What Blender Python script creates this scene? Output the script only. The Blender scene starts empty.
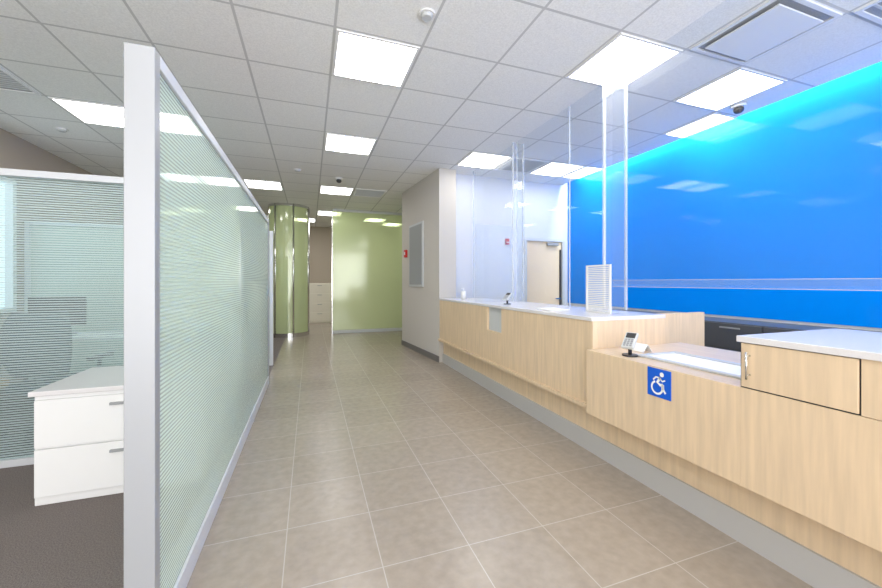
import bpy, bmesh, math
from mathutils import Vector
scene=bpy.context.scene
COL=scene.collection
scene.view_settings.view_transform='Standard'

# ---------------- materials ----------------
def newmat(name):
    m=bpy.data.materials.new(name); m.use_nodes=True
    nt=m.node_tree; nt.nodes.clear()
    out=nt.nodes.new('ShaderNodeOutputMaterial')
    return m,nt,out
def N(nt,t,**kw):
    n=nt.nodes.new(t)
    for k,v in kw.items(): setattr(n,k,v)
    return n
def math_(nt,op,a,b=None):
    n=nt.nodes.new('ShaderNodeMath'); n.operation=op
    for i,v in enumerate((a,b)):
        if v is None: continue
        if isinstance(v,(int,float)): n.inputs[i].default_value=v
        else: nt.links.new(v,n.inputs[i])
    return n.outputs[0]
def pbr(name,col,rough=.5,metal=0,spec=.5,noise=0,nscale=30,bump=0,stretch=(1,1,1)):
    m,nt,out=newmat(name)
    b=N(nt,'ShaderNodeBsdfPrincipled')
    b.inputs['Base Color'].default_value=(*col,1)
    b.inputs['Roughness'].default_value=rough
    b.inputs['Metallic'].default_value=metal
    b.inputs['Specular IOR Level'].default_value=spec
    nt.links.new(b.outputs[0],out.inputs[0])
    if noise or bump:
        tc=N(nt,'ShaderNodeNewGeometry'); mp=N(nt,'ShaderNodeMapping'); mp.inputs['Scale'].default_value=stretch
        nt.links.new(tc.outputs['Position'],mp.inputs[0])
        nz=N(nt,'ShaderNodeTexNoise'); nz.inputs['Scale'].default_value=nscale; nz.inputs['Detail'].default_value=5
        nt.links.new(mp.outputs[0],nz.inputs['Vector'])
        mr=N(nt,'ShaderNodeMapRange'); mr.inputs[1].default_value=.3; mr.inputs[2].default_value=.7
        mr.inputs[3].default_value=1-max(noise,.01); mr.inputs[4].default_value=1+max(noise,.01)
        nt.links.new(nz.outputs[0],mr.inputs[0])
        mx=N(nt,'ShaderNodeVectorMath'); mx.operation='SCALE'; mx.inputs[0].default_value=col
        nt.links.new(mr.outputs[0],mx.inputs['Scale']); nt.links.new(mx.outputs[0],b.inputs['Base Color'])
        if bump:
            bp=N(nt,'ShaderNodeBump'); bp.inputs['Strength'].default_value=bump; bp.inputs['Distance'].default_value=.01
            nt.links.new(nz.outputs[0],bp.inputs['Height']); nt.links.new(bp.outputs[0],b.inputs['Normal'])
    return m
def emis(name,col,s):
    m,nt,out=newmat(name); e=N(nt,'ShaderNodeEmission'); e.inputs[0].default_value=(*col,1); e.inputs[1].default_value=s
    nt.links.new(e.outputs[0],out.inputs[0]); return m
def gridmat(name,px,py,ox,oy,w,tile,line,rough,noise,nscale,bump=.1,linebump=.3,pervar=.05):
    m,nt,out=newmat(name)
    b=N(nt,'ShaderNodeBsdfPrincipled'); b.inputs['Roughness'].default_value=rough
    nt.links.new(b.outputs[0],out.inputs[0])
    g=N(nt,'ShaderNodeNewGeometry'); s=N(nt,'ShaderNodeSeparateXYZ'); nt.links.new(g.outputs['Position'],s.inputs[0])
    def cell(o,off,p):
        a=math_(nt,'DIVIDE',math_(nt,'SUBTRACT',o,off-100*p),p)
        f=math_(nt,'FRACT',a); fl=math_(nt,'FLOOR',a)
        d=math_(nt,'MULTIPLY',math_(nt,'MINIMUM',f,math_(nt,'SUBTRACT',1.0,f)),p)
        return d,fl
    dx,fx=cell(s.outputs[0],ox,px); dy,fy=cell(s.outputs[1],oy,py)
    d=math_(nt,'MINIMUM',dx,dy)
    mask=math_(nt,'LESS_THAN',d,w/2)
    cb=N(nt,'ShaderNodeCombineXYZ'); nt.links.new(fx,cb.inputs[0]); nt.links.new(fy,cb.inputs[1])
    wn=N(nt,'ShaderNodeTexWhiteNoise'); nt.links.new(cb.outputs[0],wn.inputs[0])
    nz=N(nt,'ShaderNodeTexNoise'); nz.inputs['Scale'].default_value=nscale; nz.inputs['Detail'].default_value=6
    nt.links.new(g.outputs['Position'],nz.inputs['Vector'])
    v=math_(nt,'ADD',math_(nt,'MULTIPLY',math_(nt,'SUBTRACT',nz.outputs[0],.5),noise*4),
            math_(nt,'ADD',math_(nt,'MULTIPLY',math_(nt,'SUBTRACT',wn.outputs[0],.5),pervar*2),1.0))
    vm=N(nt,'ShaderNodeVectorMath'); vm.operation='SCALE'; vm.inputs[0].default_value=tile; nt.links.new(v,vm.inputs['Scale'])
    mx=N(nt,'ShaderNodeMix'); mx.data_type='RGBA'
    nt.links.new(mask,mx.inputs[0]); nt.links.new(vm.outputs[0],mx.inputs[6]); mx.inputs[7].default_value=(*line,1)
    nt.links.new(mx.outputs[2],b.inputs['Base Color'])
    bp=N(nt,'ShaderNodeBump'); bp.inputs['Strength'].default_value=bump; bp.inputs['Distance'].default_value=.01
    hh=math_(nt,'ADD',math_(nt,'MULTIPLY',mask,linebump),nz.outputs[0])
    nt.links.new(hh,bp.inputs['Height']); nt.links.new(bp.outputs[0],b.inputs['Normal'])
    return m
def thinfres(nt,f0=.04,k=.6):
    lw=N(nt,'ShaderNodeLayerWeight'); lw.inputs[0].default_value=.5
    return math_(nt,'ADD',f0,math_(nt,'MULTIPLY',math_(nt,'POWER',lw.outputs['Facing'],5.0),k))
def stripeglass(name,tint,frost,pitch,duty,base,alpha,rough=.03,f0=.04):
    """frosted stripe film on clear glass: horizontal bands in world z"""
    m,nt,out=newmat(name)
    g=N(nt,'ShaderNodeNewGeometry'); s=N(nt,'ShaderNodeSeparateXYZ'); nt.links.new(g.outputs['Position'],s.inputs[0])
    f=math_(nt,'FRACT',math_(nt,'DIVIDE',s.outputs[2],pitch))
    mask=math_(nt,'LESS_THAN',f,duty)
    fac=math_(nt,'ADD',base,math_(nt,'MULTIPLY',mask,alpha-base))
    tr=N(nt,'ShaderNodeBsdfTransparent'); tr.inputs[0].default_value=(*tint,1)
    df=N(nt,'ShaderNodeBsdfDiffuse'); df.inputs[0].default_value=(*frost,1)
    tl=N(nt,'ShaderNodeBsdfTranslucent'); tl.inputs[0].default_value=(*frost,1)
    a=N(nt,'ShaderNodeMixShader'); a.inputs[0].default_value=.45; nt.links.new(df.outputs[0],a.inputs[1]); nt.links.new(tl.outputs[0],a.inputs[2])
    b=N(nt,'ShaderNodeMixShader'); nt.links.new(fac,b.inputs[0]); nt.links.new(tr.outputs[0],b.inputs[1]); nt.links.new(a.outputs[0],b.inputs[2])
    gl=N(nt,'ShaderNodeBsdfGlossy'); gl.inputs['Roughness'].default_value=rough
    c=N(nt,'ShaderNodeMixShader'); nt.links.new(thinfres(nt,f0,.5),c.inputs[0]); nt.links.new(b.outputs[0],c.inputs[1]); nt.links.new(gl.outputs[0],c.inputs[2])
    nt.links.new(c.outputs[0],out.inputs[0]); return m

M={}
M['ceil']=gridmat('ceiling_tile',.68,.68,.175,2.18,.020,(.82,.82,.81),(.54,.54,.54),.9,.10,90,.25,.4,.015)
M['floor']=gridmat('floor_tile',.44,.44,-.116,2.17,.005,(.345,.295,.245),(.46,.42,.37),.25,.11,18,.05,-.2,.035)
M['carpet']=pbr('carpet',(.19,.165,.155),1,noise=.35,nscale=160,bump=.6,spec=.1)
M['wall']=pbr('wall_greige',(.54,.51,.47),.8)
M['walltan']=pbr('wall_taupe',(.42,.36,.30),.8)
M['wallwhite']=pbr('wall_cool_white',(.62,.64,.68),.7)
M['base']=pbr('baseboard_rubber',(.16,.15,.145),.6)
M['wood']=pbr('birch_laminate',(.70,.54,.365),.45,noise=.09,nscale=9,stretch=(4,4,.3))
M['woodtop']=pbr('birch_laminate_top',(.70,.55,.39),.4,noise=.06,nscale=9,stretch=(3,.4,3))
M['kick']=pbr('kick_plate',(.46,.45,.44),.45)
M['top']=pbr('solid_surface_white',(.70,.68,.69),.25,noise=.03,nscale=200)
M['alu']=pbr('aluminium_paint',(.31,.32,.335),.4,metal=.1)
M['alulight']=pbr('aluminium_light',(.60,.62,.65),.4,metal=.1)
M['chrome']=pbr('chrome',(.7,.7,.7),.15,metal=1)
M['white']=pbr('white_paint',(.78,.78,.78),.4)
M['paper']=pbr('paper',(.88,.88,.88),.8)
M['grey']=pbr('grey_plastic',(.30,.31,.32),.5)
M['greylight']=pbr('light_grey',(.55,.57,.58),.5)
M['dark']=pbr('dark_plastic',(.03,.03,.033),.4)
M['darkcab']=pbr('charcoal_cabinet',(.07,.075,.085),.4)
M['fabric']=pbr('chair_fabric',(.08,.10,.11),.9,noise=.2,nscale=200)
M['tan']=pbr('tan_upholstery',(.65,.42,.22),.7)
M['cream']=pbr('cream_cabinet',(.75,.70,.62),.5)
M['creamdoor']=pbr('cream_door',(.78,.62,.42),.5)
M['red']=pbr('red_plastic',(.6,.02,.02),.4)
M['signblue']=pbr('sign_blue',(.0,.10,.62),.4)
M['signwhite']=pbr('sign_white',(.9,.9,.9),.5)
M['blue']=pbr('back_painted_blue_glass',(.0,.225,.82),.05,spec=.08)
M['light']=emis('troffer_lens',(1,.985,.96),14)
M['lightdim']=emis('troffer_reflector',(1,.985,.95),6.5)
M['daylight']=emis('daylight_pane',(.74,.90,1),1.8)
M['pgl']=stripeglass('striped_glass',(.92,.985,.95),(.80,.90,.82),.016,.55,.40,.80,.03,.05)
M['pgl2']=stripeglass('striped_glass_clear',(.85,.94,.96),(.76,.86,.87),.018,.5,.10,.58)
M['ggl']=stripeglass('green_frosted_glass',(.86,.93,.70),(.86,.94,.66),.024,1.0,.52,.52,.10,.08)
def acrylic(name,white,alpha,f0=.03):
    m,nt,out=newmat(name)
    tr=N(nt,'ShaderNodeBsdfTransparent'); tr.inputs[0].default_value=(.97,.98,.985,1)
    df=N(nt,'ShaderNodeBsdfPrincipled'); df.inputs['Base Color'].default_value=(*white,1); df.inputs['Roughness'].default_value=.2
    a=N(nt,'ShaderNodeMixShader'); a.inputs[0].default_value=alpha; nt.links.new(tr.outputs[0],a.inputs[1]); nt.links.new(df.outputs[0],a.inputs[2])
    gl=N(nt,'ShaderNodeBsdfGlossy'); gl.inputs['Roughness'].default_value=.01
    c=N(nt,'ShaderNodeMixShader'); nt.links.new(thinfres(nt,f0,.35),c.inputs[0]); nt.links.new(a.outputs[0],c.inputs[1]); nt.links.new(gl.outputs[0],c.inputs[2])
    nt.links.new(c.outputs[0],out.inputs[0]); return m
M['acr']=acrylic('clear_acrylic',(.9,.92,.95),.015,.010)
M['acrfin']=acrylic('clear_acrylic_fin',(.9,.92,.95),.06)
M['acredge']=acrylic('acrylic_edge',(.85,.88,.92),.42)
M['acrrail']=acrylic('acrylic_rail',(.85,.88,.92),.07,.01)

# ---------------- helpers ----------------
def finish(name,bm,mat,parent=None,bevel=0,smooth=False):
    me=bpy.data.meshes.new(name); bm.to_mesh(me); bm.free()
    o=bpy.data.objects.new(name,me); COL.objects.link(o)
    if mat: me.materials.append(M[mat])
    if parent: o.parent=parent
    if smooth:
        for p in me.polygons: p.use_smooth=True
    if bevel:
        b=o.modifiers.new('bevel','BEVEL'); b.width=bevel; b.segments=2; b.limit_method='ANGLE'
    return o
def addbox(bm,x0,x1,y0,y1,z0,z1):
    vs=[bm.verts.new(v) for v in [(x0,y0,z0),(x1,y0,z0),(x1,y1,z0),(x0,y1,z0),(x0,y0,z1),(x1,y0,z1),(x1,y1,z1),(x0,y1,z1)]]
    for f in [(3,2,1,0),(4,5,6,7),(0,1,5,4),(1,2,6,5),(2,3,7,6),(3,0,4,7)]:
        bm.faces.new([vs[i] for i in f])
def box(name,x0,x1,y0,y1,z0,z1,mat,parent=None,bevel=0):
    bm=bmesh.new(); addbox(bm,x0,x1,y0,y1,z0,z1); return finish(name,bm,mat,parent,bevel)
def boxes(name,lst,mat,parent=None,bevel=0):
    bm=bmesh.new()
    for b in lst: addbox(bm,*b)
    return finish(name,bm,mat,parent,bevel)
def poly(name,pts,z0,z1,mat,parent=None):
    bm=bmesh.new()
    lo=[bm.verts.new((x,y,z0)) for x,y in pts]; hi=[bm.verts.new((x,y,z1)) for x,y in pts]
    bm.faces.new(lo[::-1]); bm.faces.new(hi); n=len(pts)
    for i in range(n): bm.faces.new([lo[i],lo[(i+1)%n],hi[(i+1)%n],hi[i]])
    bmesh.ops.recalc_face_normals(bm,faces=bm.faces)
    return finish(name,bm,mat,parent)
def cyl(name,p0,p1,r,mat,parent=None,r2=None,seg=20):
    p0=Vector(p0);p1=Vector(p1); d=p1-p0
    bm=bmesh.new(); bmesh.ops.create_cone(bm,cap_ends=True,segments=seg,radius1=r,radius2=r if r2 is None else r2,depth=d.length)
    q=Vector((0,0,1)).rotation_difference(d.normalized()).to_matrix()
    for v in bm.verts: v.co=q@v.co+(p0+p1)/2
    o=finish(name,bm,mat,parent)
    for p in o.data.polygons: p.use_smooth=len(p.vertices)==4
    return o
def sphere(name,c,r,mat,parent=None,sc=(1,1,1)):
    bm=bmesh.new(); bmesh.ops.create_uvsphere(bm,u_segments=20,v_segments=12,radius=r)
    for v in bm.verts: v.co=Vector((v.co.x*sc[0],v.co.y*sc[1],v.co.z*sc[2]))+Vector(c)
    return finish(name,bm,mat,parent,smooth=True)
def empty(name,loc=(0,0,0),rz=0):
    e=bpy.data.objects.new(name,None); COL.objects.link(e); e.location=loc; e.rotation_euler=(0,0,rz); e.empty_display_size=.1; return e

CZ=3.24; XL=-3.6; XR=4.80; YB=13.4; YF=-2.6; CE=4.64
# ---------------- shell ----------------
box('floor',-.55,XR+.1,YF-.1,YB+.1,-.1,0,'floor')
box('carpet_floor',XL-.1,-.55,YF-.1,YB+.1,-.1,0,'carpet')
box('ceiling',XL,CE,YF,YB,CZ,CZ+.06,'ceil')
box('ceiling_cove',CE-.06,XR,YF,6.05,CZ+.30,CZ+.36,'white')
box('trim_1',CE-.06,CE,YF,6.05,CZ+.06,CZ+.30,'white')
wy0,wy1,wz0,wz1=5.2,6.35,.95,2.65
boxes('wall_left',[(XL-.12,XL,YF,wy0,0,CZ+.06),(XL-.12,XL,wy1,YB,0,CZ+.06),(XL-.12,XL,wy0,wy1,0,wz0),(XL-.12,XL,wy0,wy1,wz1,CZ+.06)],'walltan')
w=empty('window_1')
boxes('frame',[(XL-.08,XL+.02,wy0,wy0+.06,wz0,wz1),(XL-.08,XL+.02,wy1-.06,wy1,wz0,wz1),(XL-.08,XL+.02,wy0+.06,wy1-.06,wz0,wz0+.06),(XL-.08,XL+.02,wy0+.06,wy1-.06,wz1-.06,wz1),(XL-.08,XL+.02,(wy0+wy1)/2-.03,(wy0+wy1)/2+.03,wz0+.06,wz1-.06)],'white',w)
box('pane',XL-.07,XL-.06,wy0+.06,wy1-.06,wz0+.06,wz1-.06,'daylight',w)
box('wall_back',XL,XR,YB,YB+.12,0,CZ+.06,'walltan')
boxes('wall_front',[(XL,XR,YF-.12,YF,0,.25),(XL,XR,YF-.12,YF,CZ-.1,CZ+.4),(XL,XL+.2,YF-.12,YF,.25,CZ-.1),(XR-.2,XR,YF-.12,YF,.25,CZ-.1)],'wall')
w=empty('added_front_window')  # unseen glazing, added as an opening for the fill lamp behind it
boxes('mullions',[(XL+.2+i*1.6,XL+.26+i*1.6,YF-.1,YF-.04,.25,CZ-.1) for i in range(6)],'alu',w)
box('wall_right',XR,XR+.12,YF,6.05,0,CZ+.4,'wallwhite')
box('blue_wall_panel',XR-.012,XR-.001,YF+.01,6.04,.93,CZ+.29,'blue')
poly('wall_column',[(2.03,5.82),(2.33,5.82),(2.33,6.05),(2.9,6.05),(2.9,9.0),(1.86,7.75)],0,CZ,'wall')
poly('baseboard_column',[(2.015,5.81),(2.03,5.819),(1.86,7.75),(1.845,7.75)],0,.1,'base')
dx0,dx1,dz=3.80,4.70,2.17
boxes('wall_teller',[(2.91,dx0,6.05,6.17,0,CZ),(dx1,XR,6.05,6.17,0,CZ+.4),(dx0,dx1,6.05,6.17,dz,CZ)],'wallwhite')
box('wall_teller_side',2.335,2.905,6.035,6.049,0,CZ,'wallwhite')
poly('wall_corridor_right',[(2.92,6.18),(XR+.1,6.18),(XR+.1,6.3),(3.04,6.3),(3.04,YB),(2.92,YB)],0,CZ,'wall')
d=empty('door_1')
boxes('frame',[(dx0,dx0+.05,6.02,6.168,0,dz),(dx1-.05,dx1,6.02,6.168,0,dz),(dx0+.05,dx1-.05,6.02,6.168,dz-.05,dz)],'greylight',d)
leaf=box('leaf',dx0+.055,dx1-.055,6.06,6.10,.01,dz-.055,'creamdoor',d)
boxes('closer',[(4.30,4.55,6.00,6.055,dz-.13,dz-.07)],'grey',d,.005)
cyl('lever',(4.58,6.055,1.02),(4.58,6.0,1.02),.012,'chrome',d)
box('lever_handle',4.47,4.59,5.99,6.003,1.01,1.03,'chrome',d)
box('vision_strip',4.60,4.64,6.045,6.059,.3,dz-.2,'dark',d)
g=empty('frosted_glass_wall')
box('pane',.55,2.85,10.0,10.012,.08,CZ-.06,'ggl',g)
boxes('rails',[(.55,2.85,9.985,10.027,0.0,.08),(.55,2.85,9.985,10.027,CZ-.06,CZ-.001)],'greylight',g)
box('edge',.535,.55,9.985,10.027,0,CZ-.001,'chrome',g)
g=empty('curved_glass_screen')
cx,cy,R=-.50,10.1,.47
n=28
def arcstrip(nm,r0,r1,z0,z1,mat):
    bm=bmesh.new(); prev=None
    for i in range(n+1):
        a=math.radians(170+200*i/n)
        vs=[bm.verts.new((cx+r*math.cos(a),cy+r*math.sin(a),z)) for r,z in ((r1,z0),(r0,z0),(r0,z1),(r1,z1))]
        if prev:
            for k in range(4): bm.faces.new([prev[k],vs[k],vs[(k+1)%4],prev[(k+1)%4]])
        prev=vs
    bmesh.ops.recalc_face_normals(bm,faces=bm.faces); finish(nm,bm,mat,g)
arcstrip('pane',R-.012,R,.1,CZ-.06,'ggl')
arcstrip('rail_bottom',R-.03,R+.015,0,.1,'chrome')
arcstrip('rail_top',R-.03,R+.015,CZ-.06,CZ-.001,'chrome')
for k,a in enumerate((172,232,285,345,368)):
    a=math.radians(a); cyl('mullion_%d'%k,(cx+R*math.cos(a),cy+R*math.sin(a),0),(cx+R*math.cos(a),cy+R*math.sin(a),CZ-.001),.022,'chrome',g)

def filecab(name,x0,x1,y0,y1,h,rows,mat,cols=1,handle='grey',hw=.07):
    e=empty(name)
    box('carcass',x0,x1,y0+.02,y1,.0,h,mat,e,.004)
    fr=[];hd=[]
    cw=(x1-x0)/cols; rh=(h-.07)/rows
    for c in range(cols):
        for r in range(rows):
            a=x0+c*cw+.008; b=x0+(c+1)*cw-.008; z0=.05+r*rh+.006; z1=.05+(r+1)*rh-.006
            fr.append((a,b,y0,y0+.019,z0,z1)); m=(a+b)/2; hd.append((m-hw,m+hw,y0-.018,y0-.001,z1-.06,z1-.045))
    boxes('drawer_fronts',fr,mat,e,.003); boxes('handles',hd,handle,e)
    return e
filecab('lateral_file_cabinet',-.15,.75,12.75,13.3,1.3,4,'cream')
b=empty('whiteboard'); box('board',.95,1.6,13.36,13.385,1.1,1.9,'white',b); boxes('frame',[(.93,.95,13.35,13.395,1.08,1.92),(1.6,1.62,13.35,13.395,1.08,1.92),(.95,1.6,13.35,13.395,1.9,1.92),(.95,1.6,13.35,13.395,1.08,1.1)],'grey',b)

# ---------------- office partitions ----------------
PT=2.16
def partition_y(name,x0,x1,y0,y1,glass,fw=.05,zb=.1):
    e=empty(name)
    boxes('posts',[(x0,x1,y0,y0+fw,0,PT),(x0,x1,y1-fw,y1,0,PT)],'alu',e,.003)
    boxes('rails',[(x0,x1,y0+fw,y1-fw,PT-.05,PT),(x0,x1,y0+fw,y1-fw,0,zb)],'alulight',e,.003)
    xm=x1-.012
    box('glass',xm-.008,xm,y0+fw,y1-fw,zb,PT-.05,glass,e)
    return e
def partition_x(name,x0,x1,y0,y1,glass,fw=.05,zb=.1):
    e=empty(name)
    boxes('posts',[(x0,x0+fw,y0,y1,0,PT),(x1-fw,x1,y0,y1,0,PT)],'alulight',e,.003)
    boxes('rails',[(x0+fw,x1-fw,y0,y1,PT-.05,PT),(x0+fw,x1-fw,y0,y1,0,zb)],'alulight',e,.003)
    ym=(y0+y1)/2
    box('glass',x0+fw,x1-fw,ym-.004,ym+.004,zb,PT-.05,glass,e)
    return e
partition_y('glass_partition',-.60,-.51,1.55,5.4,'pgl')
partition_x('glass_partition',XL+.01,-.605,3.56,3.62,'pgl2',zb=.05)
partition_x('glass_partition',XL+.01,-.56,6.5,6.58,'pgl')

e=filecab('pedestal_drawer_unit',-1.55,-.66,2.87,3.45,.66,2,'white',1)
box('desk_top',-1.565,-.65,2.86,3.54,.661,.69,'top',None,.004)
def office_chair(name,x,y,rz,mat,arms=True):
    e=empty(name,(x,y,0),rz)
    for k in range(5):
        a=k*math.tau/5; cyl('leg_%d'%k,(0,0,.10),(.28*math.cos(a),.28*math.sin(a),.07),.022,'dark',e,.014)
        cyl('caster_%d'%k,(.28*math.cos(a)-.02,.28*math.sin(a),.03),(.28*math.cos(a)+.02,.28*math.sin(a),.03),.03,'dark',e)
    cyl('column',(0,0,.08),(0,0,.42),.028,'grey',e)
    box('seat',-.25,.25,-.24,.25,.42,.50,mat,e,.03)
    bm=bmesh.new(); rows=[]
    for j in range(9):
        z=.58+.5*j/8; r=[]
        for i in range(9):
            u=-1+2*i/8; hw=.24*(1-.25*(abs(j-4)/4)**2)
            r.append(bm.verts.new((u*hw,.27+.05*math.sin(j/8*3)-.07*u*u,z)))
        rows.append(r)
    for j in range(8):
        for i in range(8): bm.faces.new([rows[j][i],rows[j][i+1],rows[j+1][i+1],rows[j+1][i]])
    o=finish('backrest',bm,mat,e,smooth=True); s=o.modifiers.new('s','SOLIDIFY'); s.thickness=.04
    cyl('back_support',(0,.2,.43),(0,.30,.68),.02,'grey',e)
    if arms:
        for s in (-1,1):
            cyl('arm_post_%d'%s,(s*.27,.02,.44),(s*.29,.02,.66),.015,'dark',e)
            box('arm_pad_%d'%s,s*.29-.03,s*.29+.03,-.12,.14,.66,.69,'dark',e,.01)
    return e
office_chair('office_chair',-2.05,4.2,math.radians(170),'fabric')
office_chair('guest_chair',-2.72,4.1,math.radians(185),'tan',True)
dk=empty('office_desk')
box('top',-3.5,-1.75,4.95,5.6,.71,.74,'top',dk,.004)
boxes('legs',[(-3.48,-3.43,5.0,5.55,0,.71),(-1.82,-1.77,5.0,5.55,0,.71)],'greylight',dk)
mo=empty('computer_monitor'); box('screen',-2.9,-2.4,5.3,5.33,.86,1.18,'dark',mo,.006); box('stand',-2.68,-2.62,5.32,5.35,.75,.95,'dark',mo); box('foot',-2.77,-2.53,5.24,5.42,.741,.752,'dark',mo)

# ---------------- teller counter ----------------
c=empty('teller_counter')
HF=2.03; AF=1.97; BK=2.78
def hi(y0,y1,fr,tag,top=1.07):
    box('front_panel_'+tag,fr,fr+.05,y0,y1,.37,top-.03,'wood',c,.002)
    box('top_'+tag,fr-.01,BK,y0,y1,top-.03,top,'top',c,.003)
hi(2.27,3.70,HF,'a'); hi(4.06,5.81,HF,'b')
box('top_mid',HF-.01,BK,3.70,4.06,1.04,1.07,'top',c)
box('slot_front_low',HF,HF+.05,3.70,4.06,.37,.76,'wood',c)
boxes('slot_niche',[(HF+.03,HF+.05,3.70,4.06,.76,1.04)],'greylight',c)
box('lower_panel',2.10,2.14,-1.2,5.81,.15,.37,'wood',c)
box('soffit_panel',AF+.03,2.14,-1.2,5.81,.37,.40,'wood',c)
box('kick_base',2.085,2.14,-1.2,5.81,0,.15,'kick',c)
box('end_panel_high',HF+.05,BK,2.27,2.31,.80,1.04,'wood',c)
box('front_panel_low',AF,AF+.04,1.21,2.27,.35,.83,'wood',c,.002)
box('desk_low',AF+.04,2.95,1.21,2.27,.80,.83,'woodtop',c)
box('front_panel_block',AF,AF+.04,-1.2,1.21,.35,.83,'wood',c,.002)
boxes('block_shell',[(AF+.012,AF+.05,-1.2,1.21,.83,1.05),(AF+.05,BK,1.17,1.21,.80,1.05)],'wood',c)
box('block_face_right',AF,AF+.011,-1.2,.79,.833,1.05,'wood',c)
box('block_door_shadow',AF+.006,AF+.011,.79,1.21,.83,1.05,'dark',c)
box('block_door',AF-.004,AF+.010,.797,1.203,.837,1.046,'wood',c,.002)
box('block_top',AF-.012,BK,-1.2,1.22,1.05,1.08,'top',c,.003)
for z in (.90,.99): cyl('handle_post_%d'%(z*100),(AF-.004,1.165,z),(AF-.03,1.165,z),.004,'chrome',c)
cyl('handle_bar',(AF-.03,1.165,.88),(AF-.03,1.165,1.01),.005,'chrome',c)
box('return_panel',BK,3.45,2.42,2.46,.0,1.06,'wood',c)
box('work_top',BK,3.40,2.46,5.7,.72,.75,'woodtop',c)
box('inner_support',2.72,2.76,2.31,5.7,0,1.04,'wood',c)
box('inner_support_low',2.72,2.76,-1.2,2.27,0,.80,'wood',c)
t=empty('document_tray')
boxes('rim',[(2.12,2.16,1.3,1.95,.832,.842),(2.44,2.48,1.3,1.95,.832,.842),(2.16,2.44,1.3,1.33,.832,.842),(2.16,2.44,1.92,1.95,.832,.842)],'greylight',t)
box('sheet',2.16,2.44,1.33,1.92,.831,.834,'paper',t)
t=empty('tent_sign')
bm=bmesh.new()
a=[bm.verts.new(v) for v in [(2.26,2.02,.832),(2.26,2.20,.832),(2.30,2.20,.885),(2.30,2.02,.885),(2.34,2.02,.832),(2.34,2.20,.832)]]
bm.faces.new([a[0],a[1],a[2],a[3]]); bm.faces.new([a[3],a[2],a[5],a[4]])
o=finish('card',bm,'paper',t); o.modifiers.new('s','SOLIDIFY').thickness=.003
def terminal(name,x,y,z,s=1):
    e=empty(name,(x,y,z),math.radians(-65)); e.scale=(s,s,s)
    cyl('foot',(0,0,0.001),(0,0,.012),.05,'dark',e); cyl('stem',(0,0,.01),(0,0,.08),.012,'dark',e)
    b=box('body',-.04,.04,-.07,.07,-.012,.012,'greylight',e,.006); b.location=(0,0,.105); b.rotation_euler=(math.radians(40),0,0)
    b=box('display',-.03,.03,.015,.06,.0125,.0145,'dark',e); b.location=(0,0,.105); b.rotation_euler=(math.radians(40),0,0)
    kp=boxes('keypad',[(-.028+i*.02,-.014+i*.02,-.06+j*.018,-.048+j*.018,.0125,.016) for i in range(3) for j in range(4)],'grey',e); kp.location=(0,0,.105); kp.rotation_euler=(math.radians(40),0,0)
terminal('card_terminal',2.08,1.97,.83,1.0)
terminal('card_terminal',2.25,3.95,1.07,.9)
sb=empty('sanitizer_bottle',(2.25,5.3,1.07)); cyl('bottle',(0,0,.001),(0,0,.13),.035,'white',sb); cyl('neck',(0,0,.13),(0,0,.17),.01,'white',sb); box('pump',-.04,.01,-.008,.008,.165,.178,'white',sb)
pp=box('paper_stack',2.15,2.36,2.95,3.2,1.071,1.078,'paper')
lv=empty('speak_through_louver')
boxes('frame',[(2.38,2.395,2.46,2.475,1.071,1.49),(2.38,2.395,2.735,2.75,1.071,1.49),(2.38,2.395,2.475,2.735,1.475,1.49),(2.38,2.395,2.475,2.735,1.071,1.085)],'white',lv)
boxes('slats',[(2.384,2.392,2.475,2.735,1.090+.016*i,1.102+.016*i) for i in range(24)],'white',lv)

# accessible sign
sg=empty('accessibility_sign')
yc,zc=1.65,.735
box('plate',AF-.006,AF-.0005,yc-.078,yc+.078,zc-.085,zc+.085,'signblue',sg,.001)
def ribbon(nm,pts,w):
    bm=bmesh.new(); L=[];n=len(pts)
    for i,(a,b) in enumerate(pts):
        p=Vector(pts[max(i-1,0)]); q=Vector(pts[min(i+1,n-1)]); t=(q-p).normalized(); nn=Vector((-t.y,t.x))*w/2
        L.append([bm.verts.new((AF-.0075,yc-(a+s*nn.x),zc+b+s*nn.y)) for s in (1,-1)])
    for i in range(n-1): bm.faces.new([L[i][0],L[i][1],L[i+1][1],L[i+1][0]])
    finish(nm,bm,'signwhite',sg)
bm=bmesh.new(); bmesh.ops.create_circle(bm,cap_ends=True,segments=20,radius=.014)
for v in bm.verts: v.co=Vector((AF-.0075,yc-(.022+v.co.x),zc+.055+v.co.y))
finish('head',bm,'signwhite',sg)
ribbon('wheel',[(-.010+.036*math.cos(math.radians(t)),-.028+.036*math.sin(math.radians(t))) for t in range(110,381,10)],.012)
ribbon('torso',[(.012,.036),(-.008,.004),(.012,-.008),(.030,-.004)],.017)
ribbon('lower_leg',[(.030,-.002),(.032,-.03),(.046,-.052)],.013)
ribbon('arm',[(.012,.034),(-.018,.034),(-.036,.014)],.010)
ribbon('arm_front',[(.008,.030),(.026,.016),(.044,.026)],.009)

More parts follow.
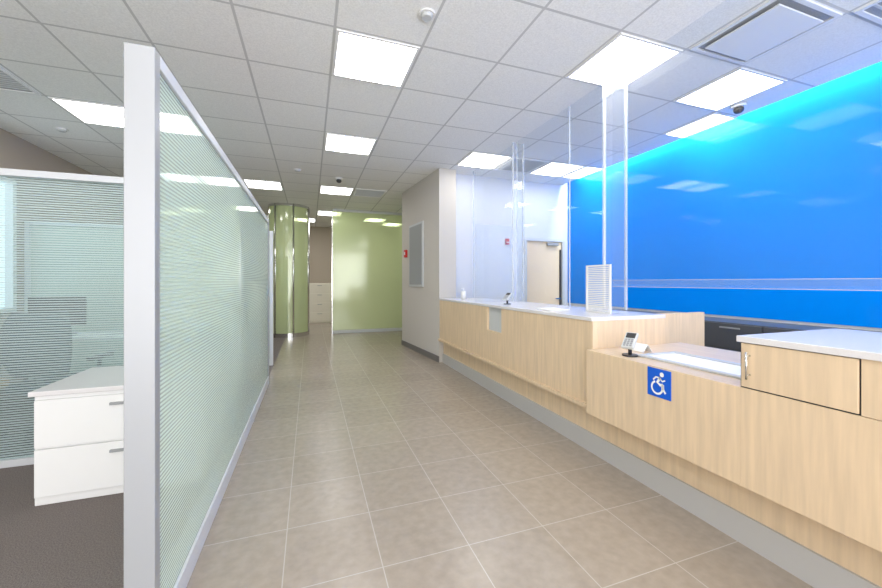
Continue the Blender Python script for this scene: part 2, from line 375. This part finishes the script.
# acrylic barriers
BX=2.64
ac=empty('acrylic_barrier')
def pane_y(y0,y1,z0,tag):
    box('pane_'+tag,BX,BX+.008,y0,y1,z0,CZ-.002,'acr',ac)
pane_y(2.80,4.38,1.072,'a'); pane_y(4.50,5.8,1.072,'b'); pane_y(-1.2,2.70,1.32,'c')
box('rail_c',BX-.002,BX+.010,-1.2,2.70,1.30,1.355,'acrrail',ac)
boxes('rail_c_edges',[(BX-.003,BX+.011,-1.2,2.70,1.296,1.3),(BX-.003,BX+.011,-1.2,2.70,1.355,1.359)],'acredge',ac)
for k,(y,xa,xb) in enumerate(((2.74,BX-.06,BX+.20),(4.43,BX-.03,BX+.13))):
    for j,x in enumerate((xa,xb)):
        box('post_%d_%d'%(k,j),x-.008,x+.012,y-.010,y+.010,1.071,CZ-.002,'acredge',ac)
    box('fin_%d'%k,xa+.012,xb-.008,y-.004,y+.004,1.071,CZ-.002,'acrfin',ac)
boxes('pane_edges',[(BX-.003,BX+.011,2.795,2.802,1.072,CZ-.002),(BX-.003,BX+.011,4.38,4.387,1.072,CZ-.002),(BX-.003,BX+.011,4.493,4.50,1.072,CZ-.002),(BX-.003,BX+.011,5.8,5.812,1.072,CZ-.002),(BX-.003,BX+.011,3.30,3.308,1.072,CZ-.002)],'acredge',ac)
box('wing',2.04,BX-.045,4.425,4.432,1.071,2.1,'acrfin',ac)

# credenza under blue wall
cr=empty('low_credenza')
box('carcass',4.27,4.785,.0,4.8,0,.90,'darkcab',cr,.003)
fr=[];hd=[]
for i in range(8):
    for j in range(3):
        y0=.01+i*.6; fr.append((4.25,4.269,y0+.005,y0+.585,.06+j*.28,.33+j*.28)); hd.append((4.235,4.249,y0+.2,y0+.4,.28+j*.28,.295+j*.28))
boxes('drawer_fronts',fr,'darkcab',cr,.003); boxes('handles',hd,'grey',cr)

# wall devices
dp=empty('wall_display')
def onwall(t):
    return Vector((2.03+(1.86-2.03)*t,5.82+(7.75-5.82)*t,0))
nrm=Vector((-(7.75-5.82),(1.86-2.03),0)).normalized()
def wallbox(name,t0,t1,z0,z1,d0,d1,mat,parent=None):
    a=onwall(t0);b=onwall(t1)
    pts=[a+nrm*d0,b+nrm*d0,b+nrm*d1,a+nrm*d1]
    return poly(name,[(p.x,p.y) for p in pts],z0,z1,mat,parent)
wallbox('frame',.35,.73,1.25,2.46,.001,.03,'greylight',dp)
wallbox('screen',.37,.71,1.29,2.42,.031,.035,'grey',dp)
fa=empty('fire_alarm_strobe'); wallbox('body',.82,.88,1.85,2.0,.001,.04,'red',fa); wallbox('lens',.84,.86,1.9,1.96,.041,.05,'white',fa)
pl=empty('fire_pull_station'); box('body',3.40,3.47,6.01,6.049,2.03,2.14,'red',pl,.004); box('handle',3.41,3.46,6.0,6.009,2.06,2.08,'white',pl)
th=empty('light_switch_plate'); box('plate',3.62,3.70,6.04,6.049,1.15,1.27,'white',th); box('rocker',3.645,3.675,6.034,6.0395,1.18,1.24,'white',th)

# ---------------- ceiling fixtures ----------------
def troffer(ci,ri,w=.61,ox=.035):
    x0=.175+.68*ci+ox; y0=2.18+.68*ri+.035; x1=x0+w; y1=y0+.61
    e=empty('ceiling_light_panel')
    f=.02; z=CZ-.012
    boxes('frame',[(x0-f,x0,y0-f,y1+f,z,CZ-.001),(x1,x1+f,y0-f,y1+f,z,CZ-.001),(x0,x1,y0-f,y0,z,CZ-.001),(x0,x1,y1,y1+f,z,CZ-.001)],'white',e)
    a=(x1-x0)*.22
    boxes('reflectors',[(x0,x0+a,y0,y1,CZ-.006,CZ-.002),(x1-a,x1,y0,y1,CZ-.006,CZ-.002)],'lightdim',e)
    box('lens',x0+a,x1-a,y0,y1,CZ-.010,CZ-.002,'light',e)
for ci,ri in [(0,1),(0,4),(0,8),(3,0),(5,0),(3,4),(5,4),(-4,4),(-3,4),(-4,0),(-2,-4),(0,-3),(3,-3),(-4,8),(-2,8),(0,12),(-3,12),(2,13),(-1,14),(3,14)]:  # panels behind the camera and beyond the glass wall are added fill
    troffer(ci,ri)
troffer(6,1,.32); troffer(6,4,.32)
def vent(name,ci,ri,kind):
    x0=.175+.68*ci+.02; y0=2.18+.68*ri+.02; x1=x0+.64;y1=y0+.64
    e=empty(name)
    box('back',x0+.03,x1-.03,y0+.03,y1-.03,CZ-.004,CZ-.001,'grey',e)
    boxes('frame',[(x0,x0+.03,y0,y1,CZ-.014,CZ-.001),(x1-.03,x1,y0,y1,CZ-.014,CZ-.001),(x0+.03,x1-.03,y0,y0+.03,CZ-.014,CZ-.001),(x0+.03,x1-.03,y1-.03,y1,CZ-.014,CZ-.001)],'white',e)
    if kind:
        box('plaque',x0+.07,x1-.07,y0+.07,y1-.07,CZ-.03,CZ-.018,'white',e,.004)
        box('hanger',x0+.3,x1-.3,y0+.3,y1-.3,CZ-.018,CZ-.004,'grey',e)
    else:
        boxes('blades',[(x0+.03,x1-.03,y0+.05+.045*i,y0+.065+.045*i,CZ-.012,CZ-.004) for i in range(12)],'greylight',e)
vent('air_diffuser',4,-1,True); vent('return_air_grille',4,4,False); vent('return_air_grille',1,8,False); vent('return_air_grille',-5,3,False); vent('return_air_grille',5,-2,False)
def detector(name,x,y,r=.06):
    e=empty(name); cyl('base',(x,y,CZ-.015),(x,y,CZ-.001),r,'white',e); cyl('head',(x,y,CZ-.035),(x,y,CZ-.015),r*.55,'greylight',e,r*.75)
detector('smoke_detector',.78,2.50)
detector('smoke_detector',-2.9,5.9)
detector('smoke_detector',-.2,6.7)
def domecam(x,y):
    e=empty('dome_security_camera'); cyl('base',(x,y,CZ-.03),(x,y,CZ-.002),.07,'white',e); sphere('dome',(x,y,CZ-.052),.048,'dark',e,(1,1,.8))
domecam(4.34,2.68); domecam(.5,7.0)

# lamps
def area(name,loc,rot,sx,sy,p,col=(1,1,1)):
    l=bpy.data.lights.new(name,'AREA'); l.shape='RECTANGLE'; l.size=sx; l.size_y=sy; l.energy=p; l.color=col
    o=bpy.data.objects.new(name,l); COL.objects.link(o); o.location=loc; o.rotation_euler=rot
area('cove_wall_washer',(4.695,1.8,CZ+.25),(0,0,0),.08,7.8,130,(.9,.98,1))
area('added_front_fill',((XL+XR)/2,YF-.15,1.7),(math.radians(100),0,0),7.8,2.8,400,(1,.99,.98))  # added fill lamp behind the camera, tilted up to brighten the ceiling
w=bpy.data.worlds.new('World'); scene.world=w; w.use_nodes=True
w.node_tree.nodes['Background'].inputs[0].default_value=(.95,.97,1,1); w.node_tree.nodes['Background'].inputs[1].default_value=1.0

# ---------------- camera ----------------
cam=bpy.data.cameras.new('camera'); co=bpy.data.objects.new('camera',cam); COL.objects.link(co)
co.location=(0,0,1.34); co.rotation_euler=(math.radians(90),0,math.radians(-19.5))
cam.sensor_width=36; cam.lens=370/882*36; cam.shift_y=-12/882; cam.clip_start=.02
scene.camera=co
